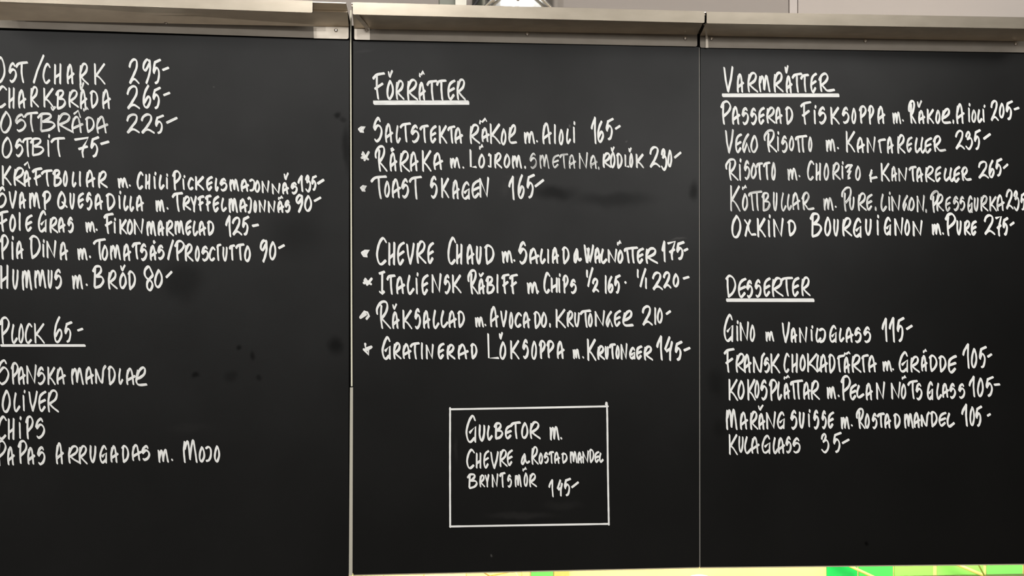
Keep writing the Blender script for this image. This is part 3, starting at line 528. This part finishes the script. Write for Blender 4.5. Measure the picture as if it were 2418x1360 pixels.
def make_board(label, rows, outline, stains, matname):
    """outline: photo corners tl, tr, br, bl of the face"""
    random.seed(len(rows))
    q = [U(px, py, 0) for px, py in outline]
    root = thing('menu_board', label, 'menu board', ((q[2].x+q[3].x)/2, 0, min(q[2].z, q[3].z)), 'three black menu boards side by side')
    bm = bmesh.new(); slab(bm, [(v.x, v.z) for v in q], 0.0, .014)
    put('board_panel', bm, board_material(matname, [(U(px, py).x, U(px, py).z, rx*.0012, rz*.0012, k, s) for px, py, rx, rz, k, s in stains]), root)
    # thin metal strip closing the lower edge
    e = bmesh.new(); a, b = q[3], q[2]
    slab(e, [(a.x, a.z), (b.x, b.z), (b.x, b.z-.0032), (a.x, a.z-.0032)], -.0015, .016)
    put('edge_strip', e, M_EDGE, root)
    for r in rows: write_row(root, r)
    return root
b1 = make_board('leftmost black menu board, cheese and snack dishes lettered in white', LEFT,
    [(-25, 70.5), (824.5, 95.5), (823, 1361), (-25, 1375)],
    [(800, 271, 11, 9, 'wet', .6), (813, 281, 9, 8, 'wet', .4), (792, 818, 18, 26, 'wet', .55), (562, 819, 8, 6, 'wet', .6), (595, 840, 8, 12, 'wet', .5), (463, 887, 9, 9, 'wet', .6),
     (612, 893, 9, 10, 'wet', .45), (820, 350, 12, 60, 'wet', .45), (430, 665, 60, 50, 'wet', .35), (545, 885, 18, 14, 'wet', .3),
     (508, 206, 2.5, 3, 'film', .5), (450, 1010, 60, 14, 'film', .05), (700, 560, 80, 60, 'wet', .2)], 'blackboard_left')
b2 = make_board('middle black menu board with starters and a small white drawn frame', MIDDLE,
    [(834, 97), (1650, 111), (1651, 1339), (834, 1357)],
    [(1310, 455, 62, 22, 'wet', .5), (1450, 472, 110, 20, 'wet', .35), (1280, 600, 60, 16, 'wet', .2), (1640, 450, 12, 30, 'wet', .5), (860, 120, 24, 5, 'film', .12),
     (1230, 1217, 90, 9, 'film', .13), (1330, 1195, 50, 12, 'film', .08), (1075, 1060, 6, 30, 'film', .12), (1230, 420, 40, 8, 'film', .14), (1161, 1313, 3, 4, 'film', .9),
     (1600, 566, 24, 3, 'film', .5), (1480, 335, 3, 3, 'film', .6), (1344, 297, 4, 4, 'film', .9), (1190, 448, 10, 20, 'film', .12)], 'blackboard_middle')
b3 = make_board('rightmost black menu board listing warm dishes and desserts', RIGHT,
    [(1654, 113.5), (2470, 126.5), (2470, 1330.5), (1654, 1339)],
    [(1690, 905, 24, 40, 'wet', .3), (2045, 1284, 8, 6, 'wet', .8), (1700, 1010, 20, 30, 'wet', .25)], 'blackboard_right')

# the drawn frame round the dish of the day
fr = Ink(); s = 4.25
def q(x, y): return (1040+x/s, 940+y/s)
random.seed(3)
for pts in ([q(95, 112), q(900, 98), q(1680, 82)], [q(97, 100), q(96, 700), q(98, 1292)], [q(96, 1288), q(900, 1275), q(1690, 1262)], [q(1660, 62), q(1672, 100), q(1680, 700), q(1690, 1270)]):
    fr.stroke(smooth(pts, 12), .12, 2.3, 2.0)
o = fr.build('drawn_frame', b2); o['label'] = 'thin white rectangle drawn around the last dish'

# ---------------------------------------------------------------- stainless steel shelves
D_ = .12
def shelf(label, fold, lip, lipx, plate, plx, bend, screws, lipr=(0, .004, .004, 0)):
    """lip=(top0,bot0,top1,bot1) photo rows at the lip ends lipx; plate/bend rows at the plate ends plx"""
    A = U(lipx[0], lip[0], -D_); A2 = U(lipx[0], lip[1], -D_); B = U(lipx[1], lip[2], -D_); B2 = U(lipx[1], lip[3], -D_)
    pa = U(plx[0], plate[0], -.006); pb = U(plx[1], plate[1], -.006); ba = U(plx[0], bend[0], -.006); bb = U(plx[1], bend[1], -.006)
    root = thing('steel_shelf', label, 'shelf', ((pa.x+pb.x)/2, 0, min(pa.z, pb.z)), 'steel shelves above the boards')
    bm = bmesh.new(); slab(bm, rounded([(A.x, A.z), (A.x, A2.z), (B.x, B2.z), (B.x, B.z)], lipr), -D_, -D_+.0025)
    for X, zt, zb in ((A.x, A.z, A2.z+.004), (B.x, B.z, B2.z+.004)):       # returned ends of the lip
        sx = .0015 if X == A.x else -.0015
        box(bm, min(X, X+sx), max(X, X+sx), -D_+.002, -D_+.016, zb, zt)
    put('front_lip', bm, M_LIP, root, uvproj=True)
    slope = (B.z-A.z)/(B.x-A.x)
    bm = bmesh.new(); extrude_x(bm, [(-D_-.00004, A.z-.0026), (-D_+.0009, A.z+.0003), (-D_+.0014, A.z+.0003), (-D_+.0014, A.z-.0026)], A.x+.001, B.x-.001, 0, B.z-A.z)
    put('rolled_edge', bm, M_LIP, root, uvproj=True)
    za = A.z + (pa.x-A.x)*slope; zb_ = A.z + (pb.x-A.x)*slope
    bm = bmesh.new()
    va = [(-D_+.0026, za-.0035), (-D_+.0026, za-.001), (.30, za-.001), (.30, za-.0035)]
    extrude_x(bm, va, pa.x, pb.x, 0, zb_-za)
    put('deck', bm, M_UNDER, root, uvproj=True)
    # sloping underside from a fold below the deck back to the bend of the plate
    bm = bmesh.new()
    quad = []
    for X, zd, zbend in ((pa.x, za, ba.z), (pb.x, zb_, bb.z)):
        quad.append([(X, fold, zd-.004), (X, fold, zd-.0075), (X, -.006, zbend), (X, -.004, zbend+.003)])
    v = [[bm.verts.new(c) for c in r] for r in quad]
    for i in range(4): bm.faces.new((v[0][i], v[0][(i+1) % 4], v[1][(i+1) % 4], v[1][i]))
    bm.faces.new(v[0][::-1]); bm.faces.new(v[1])
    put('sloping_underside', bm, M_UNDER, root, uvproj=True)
    bm = bmesh.new(); slab(bm, rounded([(pa.x, ba.z), (pa.x, pa.z), (pb.x, pb.z), (pb.x, bb.z)], (0, .006, .006, 0)), -.006, -.004)
    bp = put('back_plate', bm, M_PLATE, root, uvproj=True)
    for px, py in screws:
        bm = bmesh.new(); c = U(px, py, -.006)
        lathe(bm, [(.0048, -.0005), (.0050, .0008), (.0042, .0028), (.0022, .0038), (.0020, .0026), (.0004, .0026)], c, 'y', 18)
        put('screw', bm, M_SCREW, root, smooth=True)
    return root
s1 = shelf('left stainless steel shelf whose front lip stops short of its end', -.052, (-22, 3, 2, 30), (-30, 738), (64.5, 92.5), (-30, 823.5), (47, 64), [(392, 54)])
s2 = shelf('middle stainless steel shelf, round pot on its top', -.108, (5, 34, 26.5, 54), (833, 1663.5), (93.5, 110), (836, 1646.5), (68, 82), [(1245, 81), (1618, 91)])
s3 = shelf('right stainless steel shelf above the warm dishes', -.108, (27.5, 55, 41.5, 68.5), (1668.5, 2470), (112.5, 124.8), (1653, 2470), (84, 98.5), [(1680, 92), (2043, 97.5), (2398, 104)])

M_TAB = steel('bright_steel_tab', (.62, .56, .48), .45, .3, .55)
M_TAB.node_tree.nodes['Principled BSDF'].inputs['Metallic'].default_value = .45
def bracket(parent, path, tab=None, name='bracket'):
    """bent strap: rows of (px_left, px_right, py, depth) from under the lip down to the plate, tab = rounded flat end (corner pixels)"""
    bm = bmesh.new(); fr_ = []; bk = []
    for xl, xr, py, d in path:
        a, b = U(xl, py, d), U(xr, py, d)
        fr_.append((bm.verts.new(a), bm.verts.new(b))); bk.append((bm.verts.new(a+Vector((0, .0015, .001))), bm.verts.new(b+Vector((0, .0015, .001)))))
    n = len(path)
    for i in range(n-1):
        bm.faces.new((fr_[i][0], fr_[i][1], fr_[i+1][1], fr_[i+1][0])); bm.faces.new((bk[i][0], bk[i+1][0], bk[i+1][1], bk[i][1]))
        bm.faces.new((fr_[i][0], fr_[i+1][0], bk[i+1][0], bk[i][0])); bm.faces.new((fr_[i][1], bk[i][1], bk[i+1][1], fr_[i+1][1]))
    bm.faces.new((fr_[0][0], bk[0][0], bk[0][1], fr_[0][1])); bm.faces.new((fr_[-1][0], fr_[-1][1], bk[-1][1], bk[-1][0]))
    if tab:
        q_ = [U(px, py, -.0085) for px, py in tab]
        slab(bm, rounded([(v.x, v.z) for v in q_], (.001, .004, .001, .001)), -.0085, -.0062)
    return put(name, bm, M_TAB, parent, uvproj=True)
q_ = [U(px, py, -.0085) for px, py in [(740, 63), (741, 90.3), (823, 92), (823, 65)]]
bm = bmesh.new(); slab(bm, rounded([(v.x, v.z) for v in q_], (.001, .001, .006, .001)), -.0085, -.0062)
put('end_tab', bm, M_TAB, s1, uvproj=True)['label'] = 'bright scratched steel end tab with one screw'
bm = bmesh.new(); c = U(793.5, 71.5, -.0085)
lathe(bm, [(.0050, -.0005), (.0052, .0008), (.0044, .0030), (.0022, .0042), (.0020, .003), (.0004, .003)], c, 'y', 18); put('screw', bm, M_SCREW, s1, smooth=True)
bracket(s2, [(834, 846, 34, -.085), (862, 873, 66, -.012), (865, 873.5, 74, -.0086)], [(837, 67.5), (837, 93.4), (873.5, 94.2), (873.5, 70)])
bm = bmesh.new(); c = U(866, 71, -.0085)
lathe(bm, [(.0050, -.0005), (.0052, .0008), (.0044, .0030), (.0022, .0042), (.0020, .003), (.0004, .003)], c, 'y', 18); put('screw', bm, M_SCREW, s2, smooth=True)
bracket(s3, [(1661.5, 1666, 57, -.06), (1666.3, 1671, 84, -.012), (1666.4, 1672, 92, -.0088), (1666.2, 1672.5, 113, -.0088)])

# ---------------------------------------------------------------- things standing on the middle shelf
yd = .10
c = U(1221, 12, yd); zdk = U(1221, 16, -D_).z + .003
r = abs(U(1330, 0, yd-.0).x - c.x)
pot = thing('stock_pot', 'round stainless steel pot on the middle shelf', 'pot', (c.x, yd, zdk))
bm = bmesh.new(); lathe(bm, [(r*.94, 0), (r*.985, .006), (r, .02), (r, .15), (r*1.03, .153), (r*1.03, .157), (r*.97, .157), (r*.97, .02), (.01, .015)], (c.x, yd, zdk), 'z', 48)
put('pot_body', bm, M_POT, pot, smooth=True)
yf = yd-r
pts = []
for k in range(15):
    t = k/14; px = 1140 + 170*t; py = 18 - 30*math.sin(math.pi*min(1, t*1.05)) ; w = U(px, py, yf-.02)
    X = w.x; yy = yd - math.sqrt(max(0, (r+.012)**2-(X-c.x)**2)) if abs(X-c.x) < r else yd
    pts.append((X, yy, zdk + .024 + .045*math.sin(math.pi*t)))
bm = bmesh.new(); tube(bm, pts, .0045, 10); put('wire_handle', bm, M_POT, pot, smooth=True)
for px in (1223, 1165):
    w = U(px, 0, yf); X = w.x; yy = yd - math.sqrt(max(0, r*r-(X-c.x)**2))
    bm = bmesh.new(); lathe(bm, [(.0062, -.002), (.0065, .002), (.004, .005), (.0008, .006)], (X, yy, zdk+.046), 'y', 16); put('rivet', bm, M_SCREW, pot, smooth=True)

a = U(1037, 12, 0.02); b = U(1100, 12, 0.02)
tin = thing('storage_tin', 'grey-green tin with a pale clasp left of the pot', 'tin', ((a.x+b.x)/2, .06, zdk+.003))
zt = zdk+.003
bm = bmesh.new(); box(bm, a.x, b.x-.012, .02, .14, zt, zt+.11, .006); put('tin_body', bm, noisy(mat('grey_green_enamel', (.20, .21, .17), .4), 12, .3), tin, smooth=True)
bm = bmesh.new(); box(bm, a.x+.045, b.x+.002, .006, .022, zt, zt+.07, .004); put('clasp', bm, mat('pale_clasp', (.80, .78, .68), .35), tin, smooth=True)
w0 = U(1100, 12, .0); w1 = U(1118, 0, .0)
bm = bmesh.new(); tube(bm, [(w0.x+.003, -.01, zt+.004), (w0.x+.008, -.012, zt+.012), (w1.x-.004, -.012, zt+.022), (w1.x+.012, -.01, zt+.045), (w1.x+.03, 0.0, zt+.08), (w1.x+.01, .01, zt+.10)], .0055, 10)
tag(put('black_strap', bm, mat('black_rubber', (.012, .011, .012), .5), smooth=True), 'short black strap curling between tin and pot', 'strap')

# ---------------------------------------------------------------- lit tiled wall under the boards
YT = .15
zt0 = U(1400, 1325, YT).z; zb0 = .905
warm = noisy(mat('warm_plaster', (.80, .66, .36), .6), 5, .25, dark=(.62, .48, .22))
bm = bmesh.new(); box(bm, -1.75, 1.85, YT, YT+.1, zb0-.3, zt0+.04)
wl = struct('wall_left', bm, warm)
tiles = [(856, 905, (.86, .80, .50)), (907, 1000, (.80, .76, .46)), (1002, 1100, (.88, .82, .50)), (1102, 1190, (.80, .70, .40)), (1232, 1251, (.72, .60, .32)), (1254, 1306, (.12, .52, .14)),
         (1308, 1344, (.42, .42, .16)), (1952, 2024, (.012, .50, .12)), (2028, 2108, (.06, .58, .13)), (2112, 2203, (.26, .72, .16)), (2213, 2322, (.26, .74, .18)), (2330, 2414, (.16, .62, .16)), (2418, 2500, (.5, .42, .2))]
for i, (x0, x1, c_) in enumerate(tiles):
    a = U(x0, 1350, YT-.004).x; b = U(x1, 1350, YT-.004).x
    m = mat('glazed_tile_%d' % i, c_, .18); noisy(m, 6, .25, dark=tuple(k*.7 for k in c_))
    bm = bmesh.new(); box(bm, a, b, YT-.006, YT, zt0-.09, zt0+.02, .0012); put('tile', bm, m, wl)
    bm = bmesh.new(); box(bm, a, b, YT-.006, YT, zb0-.1, zt0-.094, .0012); put('tile', bm, m, wl)

zc = .90
bm = bmesh.new(); box(bm, -1.75, 1.85, -.02, YT-.008, zc-.04, zc, .004)
tag(put('worktop', bm, M_PLATE, uvproj=True), 'stainless steel worktop below the boards', 'worktop')
def stick(label, p0, p1, y, r, col, name='rod', cat='rod'):  # plain coloured rod slanting down to the worktop
    a = U(p0[0], p0[1], y); b = U(p1[0], p1[1], y); d = (b-a); k = (zc-a.z)/d.z; e = a + d*k
    up = a - d*.6
    m = mat(name+'_'+'%02d%02d' % (int(col[0]*99), int(col[2]*99)), col, .4)
    bm = bmesh.new(); tube(bm, [up, a, a+(e-a)*.5, e], r, 8); return tag(put(name, bm, m, smooth=True), label, cat, 'slanting %ss before the tiles' % cat)
stick('thick yellow straw slanting over the dark green tile', (2010, 1338), (2062, 1362), YT-.03, .0042, (.95, .85, .25))
stick('thick yellow straw slanting over the pale green tile', (2268, 1336), (2326, 1360), YT-.03, .0048, (.95, .88, .30))
stick('thin dark green stalk crossing the pale green tile', (2311, 1334), (2325, 1360), YT-.04, .0026, (.16, .22, .04), 'stalk', 'stalk')
stick('pale straw slanting beside the small tan tile', (1215, 1349), (1222, 1360), YT-.03, .0026, (.95, .88, .45))
stick('brown stalk left of the pale straw', (1143, 1352), (1156, 1360), YT-.03, .002, (.25, .16, .05), 'stalk', 'stalk')
stick('brown twig lying flat in front of cream tiles', (1200, 1351), (1160, 1359), YT-.03, .002, (.42, .30, .08), 'stalk', 'stalk')
c = U(1652, 1357.2, .06)  # white lamp dome; the body it stands on is made up
dome = thing('dome', 'small white dome showing under the board joint', 'dome', (c.x, .06, zc))
R0 = .03; hz = c.z-zc
bm = bmesh.new(); lathe(bm, [(R0, 0), (R0, hz*.55), (R0*.95, hz*.6)], (c.x, .06, zc), 'z', 28); put('dome_base', bm, mat('milk_glass', (.8, .8, .74), .3), dome, smooth=True)
bm = bmesh.new(); lathe(bm, [(R0*1.02, hz*.6), (R0*1.02, hz*.72), (R0*.85, hz*.86), (R0*.5, hz*.96), (.001, hz)], (c.x, .06, zc), 'z', 28); put('dome_cap', bm, mat('white_dome', (.9, .9, .86), .3), dome, smooth=True)
